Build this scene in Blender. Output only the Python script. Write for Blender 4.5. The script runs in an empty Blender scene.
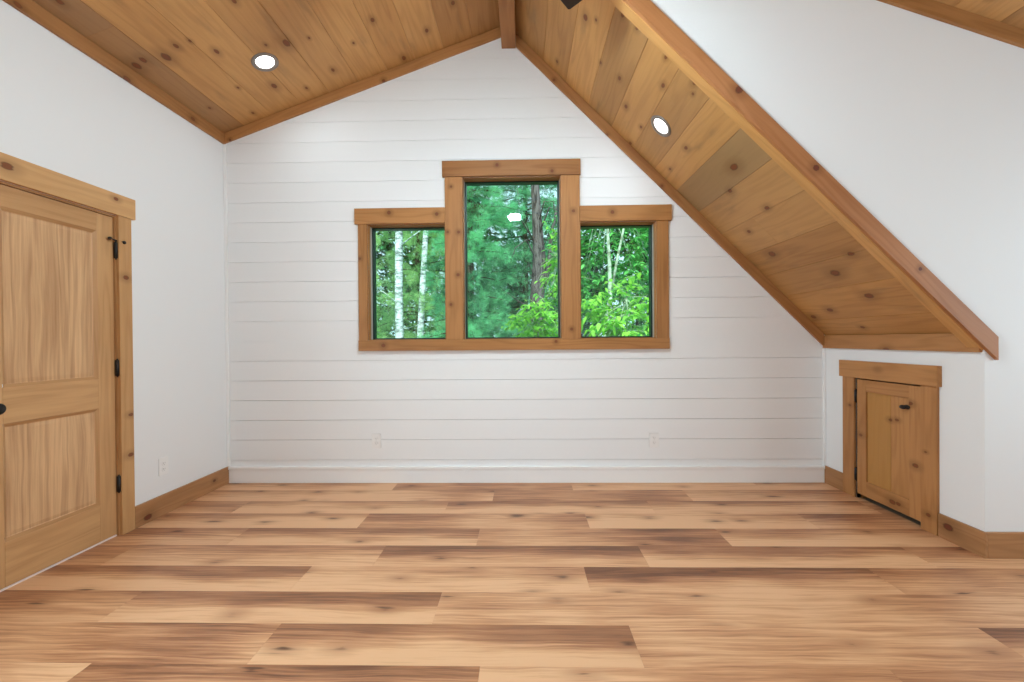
import bpy, bmesh, math, random
import numpy as np
from mathutils import Vector, Matrix
from mathutils.geometry import tessellate_polygon

random.seed(7)
rng = np.random.default_rng(11)
scene = bpy.context.scene
COL = scene.collection

# ---------------------------------------------------------------- camera
def aim_camera():
    f = 430.0
    yaw, roll, pitch = [math.radians(a) for a in (1.24, 0.4613, -0.3494)]
    R = Vector((math.cos(yaw), math.sin(yaw), 0))
    F0 = Vector((-math.sin(yaw), math.cos(yaw), 0))
    Z = Vector((0, 0, 1))
    F = math.cos(pitch) * F0 + math.sin(pitch) * Z
    U = -math.sin(pitch) * F0 + math.cos(pitch) * Z
    R, U = math.cos(roll) * R - math.sin(roll) * U, math.sin(roll) * R + math.cos(roll) * U
    cam = bpy.data.cameras.new('camera')
    cam.sensor_width = 36.0
    cam.lens = f * 36.0 / 1024.0
    cam.shift_x = -1.544 / 1024.0
    cam.shift_y = 1.238 / 1024.0
    cam.clip_start = 0.02
    cam.clip_end = 200
    o = bpy.data.objects.new('camera', cam)
    m = Matrix((R, U, -F)).transposed().to_4x4()
    m.translation = (0, 0, 1.23)
    o.matrix_world = m
    COL.objects.link(o)
    scene.camera = o
aim_camera()

# ---------------------------------------------------------------- world, sun, added fill light, exposure
scene.view_settings.view_transform = 'Standard'
scene.view_settings.look = 'None'
scene.view_settings.exposure = 0.26
scene.view_settings.gamma = 1.0
scene.view_settings.use_curve_mapping = False
scene.cycles.max_bounces = 10
scene.cycles.diffuse_bounces = 6
scene.cycles.transparent_max_bounces = 12
scene.cycles.sample_clamp_indirect = 6.0

world = bpy.data.worlds.new('sky')
scene.world = world
world.use_nodes = True
wb = world.node_tree.nodes['Background']
wb.inputs[0].default_value = (0.66, 0.86, 1.0, 1)
wb.inputs[1].default_value = 1.5

def sun_light(energy, direction, color):
    l = bpy.data.lights.new('sun', 'SUN')
    l.energy = energy
    l.angle = math.radians(2.0)
    l.color = color
    o = bpy.data.objects.new('sun', l)
    o.rotation_euler = Vector(direction).to_track_quat('-Z', 'Y').to_euler()
    o.location = (0, 0, 12)
    COL.objects.link(o)
sun_light(5.0, (0.03, 0.80, -0.85), (1.0, 0.97, 0.9))

def area_light(name, loc, direction, sx, sy, power, color, shape='RECTANGLE'):
    l = bpy.data.lights.new(name, 'AREA')
    l.shape = shape
    l.size = sx
    if shape == 'RECTANGLE':
        l.size_y = sy
    l.energy = power
    l.color = color
    o = bpy.data.objects.new(name, l)
    o.rotation_euler = Vector(direction).to_track_quat('-Z', 'Z').to_euler()
    o.location = loc
    COL.objects.link(o)
    return o

# room measures (metres): camera stands at x=0, y=0
XL, XK, XR = -2.586, 2.556, 4.30       # left wall, knee wall, far right wall
YB, YF, YR = 3.695, 2.437, -3.60       # back wall, gable wall facing the room, rear wall
SL = 0.359                             # pitch of the shallow roof slopes
def z_left(x): return 3.034 + SL * (x - XL)
def z_right(x): return 3.886 - SL * x
def z_steep(x): return 3.80 - x

FILL_COLOR = (0.72, 0.91, 1.0)
# fill lights added outside the made-up windows of the right and left walls
area_light('fill_light_right', (XR + 0.16, 0.95, 1.50), (-1, 0, 0), 1.9, 1.25, 50, FILL_COLOR)
area_light('fill_light_right_rear', (XR + 0.16, -1.75, 1.50), (-1, 0, 0), 1.9, 1.25, 50, FILL_COLOR)
area_light('fill_light_left', (XL - 0.16, 0.65, 1.50), (1, 0, 0), 1.2, 1.2, 50, FILL_COLOR)

CAN_POWER = 2.3
CAN_COLOR = (0.75, 0.925, 1.0)

# ---------------------------------------------------------------- node helpers
def new_mat(name):
    m = bpy.data.materials.new(name)
    m.use_nodes = True
    t = m.node_tree
    t.nodes.clear()
    out = t.nodes.new('ShaderNodeOutputMaterial')
    return m, t, out

class NT:
    def __init__(s, tree): s.t = tree
    def put(s, sock, v):
        if hasattr(v, 'is_linked') or isinstance(v, bpy.types.NodeSocket): s.t.links.new(v, sock)
        else: sock.default_value = v
    def node(s, kind, **kw):
        n = s.t.nodes.new(kind)
        for k, v in kw.items(): setattr(n, k, v)
        return n
    def math(s, op, a, b=0.0, c=0.0, clamp=False):
        n = s.node('ShaderNodeMath', operation=op, use_clamp=clamp)
        s.put(n.inputs[0], a); s.put(n.inputs[1], b); s.put(n.inputs[2], c)
        return n.outputs[0]
    def vmath(s, op, a, b=(0, 0, 0)):
        n = s.node('ShaderNodeVectorMath', operation=op)
        s.put(n.inputs[0], a); s.put(n.inputs[1], b)
        return n.outputs['Value'] if op in ('LENGTH', 'DISTANCE', 'DOT_PRODUCT') else n.outputs[0]
    def mix(s, f, a, b, blend='MIX'):
        n = s.node('ShaderNodeMix', data_type='RGBA', blend_type=blend)
        s.put(n.inputs[0], f)
        s.put(n.inputs[6], a if not isinstance(a, tuple) else (*a, 1)[:4])
        s.put(n.inputs[7], b if not isinstance(b, tuple) else (*b, 1)[:4])
        return n.outputs[2]
    def noise(s, vec, scale=1.0, detail=3.0, rough=0.55, dist=0.0):
        n = s.node('ShaderNodeTexNoise', noise_dimensions='3D')
        s.put(n.inputs['Vector'], vec)
        n.inputs['Scale'].default_value = scale
        n.inputs['Detail'].default_value = detail
        n.inputs['Roughness'].default_value = rough
        n.inputs['Distortion'].default_value = dist
        return n.outputs[0]
    def ramp(s, f, lo, hi, smooth=True):
        n = s.node('ShaderNodeMapRange', interpolation_type='SMOOTHSTEP' if smooth else 'LINEAR')
        s.put(n.inputs[0], f)
        n.inputs[1].default_value = lo; n.inputs[2].default_value = hi
        n.inputs[3].default_value = 0.0; n.inputs[4].default_value = 1.0
        return n.outputs[0]
    def sep(s, v):
        n = s.node('ShaderNodeSeparateXYZ'); s.put(n.inputs[0], v)
        return n.outputs
    def comb(s, x, y, z):
        n = s.node('ShaderNodeCombineXYZ')
        s.put(n.inputs[0], x); s.put(n.inputs[1], y); s.put(n.inputs[2], z)
        return n.outputs[0]
    def bump(s, h, strength, dist):
        n = s.node('ShaderNodeBump')
        n.inputs['Strength'].default_value = strength
        n.inputs['Distance'].default_value = dist
        s.put(n.inputs['Height'], h)
        return n.outputs[0]
    def principled(s, out, color, rough, normal=None, spec=0.5, metallic=0.0):
        n = s.node('ShaderNodeBsdfPrincipled')
        s.put(n.inputs['Base Color'], color if not isinstance(color, tuple) else (*color, 1)[:4])
        s.put(n.inputs['Roughness'], rough)
        n.inputs['Specular IOR Level'].default_value = spec
        n.inputs['Metallic'].default_value = metallic
        if normal is not None: s.put(n.inputs['Normal'], normal)
        s.t.links.new(n.outputs[0], out.inputs[0])
        return n

def srgb(r, g, b):
    f = lambda c: (c / 255 / 12.92) if c <= 10 else ((c / 255 + 0.055) / 1.055) ** 2.4
    return (f(r), f(g), f(b))

# ---------------------------------------------------------------- wood
def wood(name, light, dark, knot=(0.075, 0.022, 0.008), alt=None, grain=0.45, rings=0.35, knots=(), random_knots=0.7,
         rough=0.5, blue=0.0, ring_scale=9.0, spec=0.35, knot_size=1.0, ring_v=6.0):
    deep = (0.95, 0.90, 0.84)
    light = tuple(a * b for a, b in zip(light, deep)); dark = tuple(a * b for a, b in zip(dark, deep))
    m, t, out = new_mat(name)
    n = NT(t)
    uv = n.node('ShaderNodeUVMap', uv_map='uv').outputs[0]
    tone = n.node('ShaderNodeVertexColor', layer_name='tone').outputs[0]
    tr, tg, tb = n.sep(tone)[0:3]
    u, v, _ = n.sep(uv)[0:3]
    warp = n.noise(n.comb(n.math('MULTIPLY', u, 1.6), n.math('MULTIPLY', v, 5.0), tb), 1.0, 2.0)
    vv = n.math('ADD', v, n.math('MULTIPLY', n.math('SUBTRACT', warp, 0.5), 0.05))
    g1 = n.noise(n.comb(n.math('MULTIPLY', u, 3.0), n.math('MULTIPLY', vv, 95.0), tb), 1.0, 4.0, 0.65)
    low = n.noise(n.comb(n.math('MULTIPLY', u, 0.55), n.math('MULTIPLY', vv, ring_v), n.math('MULTIPLY', tb, 7.0)), 1.0, 2.0)
    rs = n.math('SINE', n.math('MULTIPLY', low, ring_scale * 6.283))
    rs = n.math('MULTIPLY', n.math('ADD', rs, 1.0), 0.5)
    rs = n.math('POWER', rs, 2.0)
    big = n.noise(n.comb(n.math('MULTIPLY', u, 1.1), n.math('MULTIPLY', v, 3.0), n.math('ADD', tb, 3.3)), 1.0, 2.0)
    a = n.math('MULTIPLY', n.math('SUBTRACT', g1, 0.5), grain * 1.6)
    b = n.math('MULTIPLY', rs, rings)
    c = n.math('MULTIPLY', n.math('SUBTRACT', big, 0.5), 0.75)
    f = n.math('ADD', n.math('ADD', a, b), n.math('ADD', c, n.math('MULTIPLY', tr, 0.85)))
    f = n.math('ADD', f, 0.02, clamp=True)
    col = n.mix(f, light, dark)
    if alt is not None:
        col = n.mix(n.math('MULTIPLY', tg, 0.85), col, alt)
    if blue > 0:     # grey-blue sap stain of the pine
        st = n.noise(n.comb(n.math('MULTIPLY', u, 2.2), n.math('MULTIPLY', v, 9.0), n.math('ADD', tb, 9.0)), 1.0, 4.0)
        col = n.mix(n.math('MULTIPLY', n.ramp(st, 0.55, 0.78), blue), col, srgb(112, 92, 66))
    masks = []
    if random_knots > 0:
        vo = n.node('ShaderNodeTexVoronoi', voronoi_dimensions='2D', feature='F1')
        n.put(vo.inputs['Vector'], n.comb(n.math('MULTIPLY', u, 3.2), n.math('MULTIPLY', v, 4.8), 0.0))
        vo.inputs['Scale'].default_value = 1.0
        gate = n.math('LESS_THAN', n.sep(vo.outputs['Color'])[0], random_knots)
        masks.append((vo.outputs['Distance'], gate, 0.072 * knot_size))
    geo = n.node('ShaderNodeNewGeometry').outputs['Position']
    col0 = col
    core = None; halo = None
    for d, gate, r in masks:
        dd = n.math('ADD', d, n.math('MULTIPLY', n.math('SUBTRACT', g1, 0.5), r * 0.5))
        k = n.math('MULTIPLY', n.ramp(dd, r, r * 0.6), gate)
        h = n.math('MULTIPLY', n.ramp(d, r * 2.6, r * 0.8), gate)
        core = k; halo = h
    for (kx, ky, kz, kr) in knots:
        dv = n.vmath('SUBTRACT', geo, (kx, ky, kz))
        dv = n.vmath('MULTIPLY', dv, (1.0, 0.62, 1.0))
        d = n.math('DIVIDE', n.vmath('LENGTH', dv), kr)
        d = n.math('ADD', d, n.math('MULTIPLY', n.math('SUBTRACT', g1, 0.5), 0.8))
        k = n.ramp(d, 1.12, 0.62); h = n.ramp(d, 3.6, 0.9)
        core = k if core is None else n.math('MAXIMUM', core, k)
        halo = h if halo is None else n.math('MAXIMUM', halo, h)
    if core is not None:
        col = n.mix(n.math('MULTIPLY', halo, 0.42), col, tuple(x * 0.55 for x in dark))
        col = n.mix(n.math('MULTIPLY', core, 0.88), col, knot)
        col = n.mix(n.math('MULTIPLY', n.ramp(core, 0.93, 1.0), 0.6), col, (knot[0] * 3.0 + .03, knot[1] * 2.6 + .012, knot[2] * 2.0 + .004))
    nb = n.bump(g1, 0.12, 0.002)
    n.principled(out, col, rough, nb, spec)
    return m

KL = [(-1.671, 3.05, 3.362, 0.0242), (-1.08, 3.135, 3.575, 0.0143), (-0.745, 3.422, 3.695, 0.0143), (-0.982, 3.617, 3.61, 0.0176), (-1.959, 3.385, 3.259, 0.0198), (-1.773, 3.534, 3.326, 0.011), (-1.515, 3.453, 3.418, 0.0143), (-2.254, 3.58, 3.153, 0.011), (-1.275, 3.271, 3.505, 0.0088), (-1.523, 3.08, 3.415, 0.0077), (-1.792, 3.003, 3.319, 0.0088), (-0.508, 3.258, 3.78, 0.0143), (-2.347, 2.809, 3.12, 0.0242), (-2.241, 2.762, 3.158, 0.0143), (-2.15, 2.765, 3.19, 0.0088), (-2.078, 2.908, 3.216, 0.0143), (-2.172, 3.269, 3.183, 0.0088), (-2.53, 2.79, 3.055, 0.022), (-2.467, 2.769, 3.077, 0.0176), (-1.762, 2.624, 3.33, 0.0132), (-2.482, 2.278, 3.071, 0.0132), (-2.46, 3.356, 3.079, 0.0088)]
KR = [(0.433, 2.881, 3.367, 0.0187), (0.493, 2.824, 3.307, 0.0088), (0.617, 2.62, 3.183, 0.0121), (0.701, 2.614, 3.099, 0.0121), (0.298, 3.539, 3.502, 0.011), (0.577, 3.128, 3.223, 0.0088), (0.707, 3.104, 3.093, 0.0132), (0.8, 3.307, 3.0, 0.0154), (0.925, 2.828, 2.875, 0.0143), (0.875, 2.62, 2.925, 0.0121), (1.04, 2.607, 2.76, 0.0143), (1.062, 2.688, 2.738, 0.0088), (0.921, 3.66, 2.879, 0.0143), (0.929, 3.366, 2.871, 0.011), (1.192, 3.149, 2.608, 0.0143), (1.425, 2.922, 2.375, 0.0264), (1.507, 3.151, 2.293, 0.0165), (1.681, 2.992, 2.119, 0.0165), (1.751, 3.362, 2.049, 0.0143), (1.926, 3.362, 1.874, 0.0253), (2.133, 2.984, 1.667, 0.0286), (2.052, 2.733, 1.748, 0.0176), (2.299, 2.906, 1.501, 0.0242), (2.362, 3.358, 1.438, 0.0198), (2.402, 3.606, 1.398, 0.0198), (2.50, 3.219, 1.30, 0.0132), (1.953, 2.554, 1.847, 0.0132), (1.201, 3.512, 2.599, 0.0099)]
KF = [(1.208, 2.417, 2.603, 0.024), (1.627, 2.417, 2.165, 0.018), (2.189, 2.417, 1.601, 0.011)]

KT = [(-1.138, 3.664, 2.327, 0.0165), (-0.727, 3.664, 2.308, 0.0154), (-0.208, 3.664, 2.717, 0.0143), (0.259, 3.664, 2.658, 0.0132), (0.767, 3.664, 2.303, 0.0176), (-0.604, 3.673, 2.543, 0.011), (-0.636, 3.673, 2.156, 0.011), (-0.542, 3.673, 2.154, 0.0132), (-0.55, 3.673, 1.789, 0.0143), (-0.613, 3.673, 1.535, 0.0121), (0.439, 3.673, 2.321, 0.0143), (0.417, 3.673, 1.316, 0.0132), (-1.399, 3.673, 1.937, 0.0121), (-1.195, 3.659, 1.189, 0.0176), (0.282, 3.659, 1.212, 0.0132), (-1.176, 3.675, 3.459, 0.0143), (0.728, 3.675, 2.962, 0.011), (1.188, 3.675, 2.523, 0.011), (0.282, 3.675, 3.434, 0.0121), (-2.518, 3.675, 2.976, 0.011), (-2.566, 2.759, 2.949, 0.0176), (-2.566, 3.32, 2.976, 0.0143), (-2.566, 2.153, 2.961, 0.0132), (2.536, 3.059, 1.137, 0.0176)]
KC = [(-2.56, 2.091, 2.114, 0.0187), (-2.56, 2.665, 2.138, 0.011), (-2.566, 2.732, 1.652, 0.0143), (-2.566, 2.755, 0.76, 0.0121), (-2.566, 2.751, 0.499, 0.0143)]
KH = [(2.54, 3.119, 0.996, 0.0121), (2.54, 2.875, 0.79, 0.0121), (2.54, 3.294, 0.49, 0.0121), (2.54, 2.843, 0.391, 0.0154), (2.54, 3.018, 0.088, 0.0176), (2.54, 2.971, 0.092, 0.0132), (2.54, 2.751, 0.107, 0.0121), (2.54, 3.397, 0.7, 0.0088), (2.54, 2.767, 0.499, 0.0066), (2.553, 2.992, 0.659, 0.0099), (2.553, 3.044, 0.65, 0.011)]
KB = [(2.54, 2.627, 0.085, 0.022), (-2.568, 2.874, 0.039, 0.022), (-2.568, 3.507, 0.08, 0.011)]

M = {}
M['ceil_left'] = wood('pine_ceiling_left', srgb(208, 160, 102), srgb(158, 108, 58), alt=srgb(150, 116, 84), knots=KL, random_knots=0.0, blue=0.35, grain=0.30, rings=0.22)
M['ceil_steep'] = wood('pine_ceiling_steep', srgb(206, 157, 97), srgb(154, 106, 56), alt=srgb(150, 122, 86), knots=KR, random_knots=0.0, blue=0.45, grain=0.28, rings=0.20)
M['ceil_right'] = wood('pine_ceiling_right', srgb(208, 160, 102), srgb(158, 108, 58), alt=srgb(150, 116, 84), random_knots=0.8, blue=0.4, grain=0.30, rings=0.22)
M['trim'] = wood('stained_trim', srgb(188, 136, 84), srgb(134, 88, 44), alt=srgb(160, 112, 76), knots=KT, random_knots=0.0, grain=0.30, rings=0.25)
M['fascia'] = wood('stained_fascia', srgb(196, 140, 96), srgb(150, 96, 54), knot=(0.05, 0.010, 0.006), knots=KF, random_knots=0.0, grain=0.25, rings=0.22)
M['casing'] = wood('door_casing_wood', srgb(212, 170, 120), srgb(168, 122, 76), knots=KC, random_knots=0.0, grain=0.28, rings=0.2)
M['door'] = wood('door_frame_wood', srgb(214, 172, 124), srgb(168, 124, 80), random_knots=0.0, grain=0.35, rings=0.22)
M['door_panel'] = wood('door_panel_wood', srgb(222, 184, 142), srgb(168, 126, 88), random_knots=0.0, grain=0.75, rings=0.36, ring_scale=5.0, ring_v=13.0)
M['hatch'] = wood('access_door_wood', srgb(196, 144, 92), srgb(148, 100, 56), alt=srgb(176, 128, 64), knots=KH, random_knots=0.0, grain=0.28, rings=0.25)
M['base'] = wood('baseboard_wood', srgb(186, 140, 98), srgb(140, 98, 60), knot=(0.05, 0.010, 0.006), knots=KB, random_knots=0.0, grain=0.3, rings=0.25)

def floor_material():
    m, t, out = new_mat('oak_plank_floor')
    n = NT(t)
    uv = n.node('ShaderNodeUVMap', uv_map='uv').outputs[0]
    tone = n.node('ShaderNodeVertexColor', layer_name='tone').outputs[0]
    tr, tg, tb = n.sep(tone)[0:3]
    u, v, _ = n.sep(uv)[0:3]                     # u metres along the plank, v 0..1 across
    z = n.math('MULTIPLY', tb, 31.0)
    warp = n.noise(n.comb(n.math('MULTIPLY', u, 1.3), n.math('MULTIPLY', v, 1.2), z), 1.0, 3.0)
    vv = n.math('ADD', v, n.math('MULTIPLY', n.math('SUBTRACT', warp, 0.5), 0.30))
    g = n.noise(n.comb(n.math('MULTIPLY', u, 1.9), n.math('MULTIPLY', vv, 16.0), z), 1.0, 5.0, 0.62)
    fine = n.noise(n.comb(n.math('MULTIPLY', u, 9.0), n.math('MULTIPLY', vv, 60.0), z), 1.0, 3.0, 0.6)
    # heartwood band: darker towards one edge of each plank
    band = n.math('ADD', n.math('MULTIPLY', n.math('SUBTRACT', vv, 0.5), n.math('SUBTRACT', 1.25, n.math('MULTIPLY', tg, 2.5))), 0.5)
    wander = n.noise(n.comb(n.math('MULTIPLY', u, .9), 0.0, n.math('ADD', z, 17.0)), 1.0, 2.0)
    band = n.math('ADD', band, n.math('MULTIPLY', n.math('SUBTRACT', wander, 0.5), 1.3))
    bandn = n.ramp(n.math('ADD', band, n.math('MULTIPLY', n.math('SUBTRACT', g, 0.5), 0.5)), 0.16, 0.86)
    cloud = n.noise(n.comb(n.math('MULTIPLY', u, 1.7), n.math('MULTIPLY', v, 2.0), n.math('ADD', z, 5.0)), 1.0, 2.0)
    f = n.math('ADD', n.math('MULTIPLY', bandn, 0.74), n.math('MULTIPLY', n.math('SUBTRACT', g, 0.5), 0.95))
    f = n.math('ADD', f, n.math('MULTIPLY', n.math('SUBTRACT', cloud, 0.5), 0.7))
    f = n.math('ADD', f, n.math('MULTIPLY', n.math('SUBTRACT', tr, 0.5), 0.55))
    f = n.math('ADD', f, n.math('MULTIPLY', n.math('SUBTRACT', fine, 0.5), 0.32), clamp=True)
    r = n.node('ShaderNodeValToRGB')
    n.put(r.inputs[0], f)
    e = r.color_ramp.elements
    e[0].position = 0.0; e[0].color = (*srgb(220, 172, 130), 1)
    e[1].position = 1.0; e[1].color = (*srgb(112, 70, 46), 1)
    x = e.new(0.35); x.color = (*srgb(196, 143, 102), 1)
    x = e.new(0.68); x.color = (*srgb(160, 108, 74), 1)
    col = r.outputs[0]
    vo = n.node('ShaderNodeTexVoronoi', voronoi_dimensions='2D', feature='F1')
    n.put(vo.inputs['Vector'], n.comb(n.math('MULTIPLY', u, 2.0), n.math('ADD', v, n.math('MULTIPLY', z, 3.7)), 0.0))
    vo.inputs['Scale'].default_value = 1.0
    gate = n.math('LESS_THAN', n.sep(vo.outputs['Color'])[1], 0.6)
    dd = n.math('ADD', vo.outputs['Distance'], n.math('MULTIPLY', n.math('SUBTRACT', g, 0.5), 0.55))
    halo = n.math('MULTIPLY', n.ramp(dd, 0.26, 0.0), gate)
    core = n.math('MULTIPLY', n.ramp(dd, 0.075, -0.02), gate)
    col = n.mix(n.math('MULTIPLY', halo, 0.42), col, srgb(132, 78, 44))
    col = n.mix(n.math('MULTIPLY', core, 0.85), col, srgb(74, 42, 26))
    rough = n.math('ADD', 0.36, n.math('MULTIPLY', fine, 0.14))
    nb = n.bump(fine, 0.08, 0.001)
    n.principled(out, col, rough, nb, 0.45)
    return m
M['floor'] = floor_material()

def paint(name, col, rough=0.6, bump=0.04, spec=0.3):
    m, t, out = new_mat(name)
    n = NT(t)
    pos = n.node('ShaderNodeNewGeometry').outputs['Position']
    a = n.noise(pos, 140.0, 3.0)
    b = n.noise(pos, 1.2, 2.0)
    c = n.mix(n.math('MULTIPLY', b, 0.25), col, tuple(x * 0.95 for x in col))
    n.principled(out, c, rough, n.bump(a, bump, 0.002), spec)
    return m
M['wall'] = paint('white_wall_paint', (0.80, 0.805, 0.81))
M['shiplap'] = paint('white_shiplap_paint', (0.83, 0.835, 0.84), 0.5)
M['base_white'] = paint('white_baseboard_paint', (0.87, 0.87, 0.87), 0.4)
M['plastic'] = paint('white_plastic', (0.83, 0.82, 0.81), 0.35, 0.0, 0.5)
M['slot'] = paint('dark_slot', (0.25, 0.24, 0.23), 0.5, 0.0)
M['vinyl'] = paint('grey_vinyl', (0.52, 0.50, 0.45), 0.45, 0.0)
M['gap_light_strip'] = paint('painted_gap_light', (0.88, 0.76, 0.72), 0.4, 0.0)
M['subfloor'] = paint('subfloor', (0.3, 0.24, 0.18), 0.8)

def metal(name, col, rough=0.4, metallic=0.6):
    m, t, out = new_mat(name)
    n = NT(t)
    pos = n.node('ShaderNodeNewGeometry').outputs['Position']
    a = n.noise(pos, 90.0, 2.0)
    r = n.math('ADD', rough - 0.05, n.math('MULTIPLY', a, 0.1))
    n.principled(out, col, r, None, 0.5, metallic)
    return m
M['black'] = metal('black_metal', (0.012, 0.011, 0.011), 0.45, 0.3)
M['sash'] = metal('dark_green_sash', (0.010, 0.030, 0.024), 0.35, 0.1)
M['ring'] = metal('brushed_nickel_ring', (0.26, 0.225, 0.20), 0.45, 0.5)
M['bronze'] = metal('dark_bronze', (0.03, 0.017, 0.012), 0.4, 0.5)

def emitter(name, col, strength):
    m, t, out = new_mat(name)
    e = t.nodes.new('ShaderNodeEmission')
    e.inputs[0].default_value = (*col, 1)
    e.inputs[1].default_value = strength
    t.links.new(e.outputs[0], out.inputs[0])
    return m
M['lens'] = emitter('lit_lens', (1.0, 0.98, 0.96), 7.0)
M['bowl'] = emitter('lit_glass_bowl', (0.74, 0.92, 1.0), 530.0)

def glass():
    m, t, out = new_mat('window_glass')
    n = NT(t)
    fr = n.node('ShaderNodeFresnel'); fr.inputs[0].default_value = 1.5
    tr = n.node('ShaderNodeBsdfTransparent'); tr.inputs[0].default_value = (0.86, 0.97, 0.94, 1)
    gl = n.node('ShaderNodeBsdfGlossy'); gl.inputs['Roughness'].default_value = 0.01
    mx = n.node('ShaderNodeMixShader')
    t.links.new(fr.outputs[0], mx.inputs[0])
    t.links.new(tr.outputs[0], mx.inputs[1])
    t.links.new(gl.outputs[0], mx.inputs[2])
    t.links.new(mx.outputs[0], out.inputs[0])
    return m
M['glass'] = glass()

# ---------------------------------------------------------------- mesh helpers
def guv(p, grain, off):
    if isinstance(grain, tuple):
        g = Vector(grain).normalized(); q = Vector(p); b = g.cross(Vector((0, 1, 0)))
        return (q.dot(g) + off[0], q.y + q.dot(b) + off[1])
    oth = [a for a in (0, 1, 2) if a != grain]
    return (p[grain] + off[0], p[oth[0]] + p[oth[1]] + off[1])
class MB:
    """collects faces; every face carries uv (grain metres) and a tone colour"""
    def __init__(s): s.v = []; s.f = []; s.uv = []; s.tone = []
    def face(s, pts, uvs, tone):
        i = len(s.v); s.v += [tuple(p) for p in pts]
        s.f.append(tuple(range(i, i + len(pts)))); s.uv.append(uvs); s.tone.append(tone)
    def poly(s, pts, grain=0, tone=None, off=None):
        """planar polygon; uv from world axes, u along the grain axis"""
        tone = tone or rtone(); off = off or roff()
        s.face(pts, [guv(p, grain, off) for p in pts], tone)
    def hexa(s, c, grain=0, tone=None, off=None, faces='xXyYzZ'):
        """eight corners c[ix][iy][iz] flattened: index = ix*4+iy*2+iz"""
        tone = tone or rtone(); off = off or roff()
        q = {'x': (0, 1, 3, 2), 'X': (4, 6, 7, 5), 'y': (0, 4, 5, 1), 'Y': (2, 3, 7, 6), 'z': (0, 2, 6, 4), 'Z': (1, 5, 7, 3)}
        i = len(s.v); s.v += [tuple(p) for p in c]
        for k in faces:
            s.f.append(tuple(i + j for j in q[k]))
            s.uv.append([guv(c[j], grain, off) for j in q[k]])
            s.tone.append(tone)
    def box(s, x0, x1, y0, y1, z0, z1, grain=0, tone=None, off=None):
        s.hexa([(x, y, z) for x in (x0, x1) for y in (y0, y1) for z in (z0, z1)], grain, tone, off)
    def prism(s, ring, d, grain=0, tone=None, off=None):
        """convex ring of 3-D points pushed along vector d"""
        tone = tone or rtone(); off = off or roff()
        i = len(s.v); k = len(ring)
        a = [Vector(p) for p in ring]; b = [p + Vector(d) for p in a]
        s.v += [tuple(p) for p in a + b]
        def add(idx):
            s.f.append(tuple(i + j for j in idx)); P = a + b
            s.uv.append([guv(P[j], grain, off) for j in idx]); s.tone.append(tone)
        add(range(k)); add([k + j for j in reversed(range(k))])
        for j in range(k):
            j2 = (j + 1) % k; add((j, k + j, k + j2, j2))
    def lathe(s, prof, origin=(0, 0, 0), axis='z', seg=24, tone=None):
        tone = tone or (0.3, 0.0, 0.5, 1)
        i = len(s.v); O = Vector(origin)
        for (r, h) in prof:
            for k in range(seg):
                a = 2 * math.pi * k / seg
                p = {'z': (r * math.cos(a), r * math.sin(a), h), 'x': (h, r * math.cos(a), r * math.sin(a)), 'y': (r * math.cos(a), h, r * math.sin(a))}[axis]
                s.v.append(tuple(O + Vector(p)))
        for j in range(len(prof) - 1):
            for k in range(seg):
                k2 = (k + 1) % seg
                s.f.append((i + j * seg + k, i + j * seg + k2, i + (j + 1) * seg + k2, i + (j + 1) * seg + k))
                s.uv.append([(0, 0)] * 4); s.tone.append(tone)
        for j in (0, len(prof) - 1):
            if prof[j][0] > 1e-5:
                s.f.append(tuple(i + j * seg + k for k in range(seg))); s.uv.append([(0, 0)] * seg); s.tone.append(tone)
    def tube(s, pts, rads, seg=8, tone=(0.3, 0, 0.5, 1)):
        i = len(s.v); n = len(pts); pts = [Vector(p) for p in pts]
        for j, p in enumerate(pts):
            d = (pts[min(j + 1, n - 1)] - pts[max(j - 1, 0)]).normalized()
            a = d.orthogonal().normalized() if abs(d.z) > 0.9 else d.cross(Vector((0, 0, 1))).normalized()
            if abs(d.z) > 0.9: a = (Vector((1, 0, 0)) - d * d.x).normalized()
            b = d.cross(a)
            for k in range(seg):
                t = 2 * math.pi * k / seg
                s.v.append(tuple(p + (a * math.cos(t) + b * math.sin(t)) * rads[j]))
        for j in range(n - 1):
            for k in range(seg):
                k2 = (k + 1) % seg
                s.f.append((i + j * seg + k, i + j * seg + k2, i + (j + 1) * seg + k2, i + (j + 1) * seg + k))
                s.uv.append([(0, 0)] * 4); s.tone.append(tone)
        s.f.append(tuple(i + k for k in range(seg))); s.uv.append([(0, 0)] * seg); s.tone.append(tone)
        s.f.append(tuple(i + (n - 1) * seg + k for k in range(seg))); s.uv.append([(0, 0)] * seg); s.tone.append(tone)
    def build(s, name, mat, parent=None, bevel=0.0, smooth=False, loc=None):
        me = bpy.data.meshes.new(name)
        o_loc = Vector(loc) if loc is not None else (world_loc(parent) if parent else Vector((0, 0, 0)))
        me.from_pydata([tuple(Vector(p) - o_loc) for p in s.v], [], s.f)
        me.uv_layers.new(name='uv')
        me.color_attributes.new('tone', 'FLOAT_COLOR', 'CORNER')
        me.uv_layers['uv'].data.foreach_set('uv', [float(c) for fu in s.uv for w in fu for c in w])
        me.color_attributes['tone'].data.foreach_set('color', [float(c) for fu, tn in zip(s.uv, s.tone) for w in fu for c in tn])
        me.materials.append(mat)
        bm = bmesh.new(); bm.from_mesh(me)
        bmesh.ops.recalc_face_normals(bm, faces=bm.faces)
        bm.to_mesh(me); bm.free()
        if smooth:
            for p in me.polygons: p.use_smooth = True
        o = bpy.data.objects.new(name, me)
        COL.objects.link(o)
        if parent:
            o.parent = parent
        elif loc is not None:
            o.location = loc
        if bevel > 0:
            md = o.modifiers.new('bevel', 'BEVEL'); md.width = bevel; md.segments = 2; md.limit_method = 'ANGLE'; md.angle_limit = math.radians(50)
        return o

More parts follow.
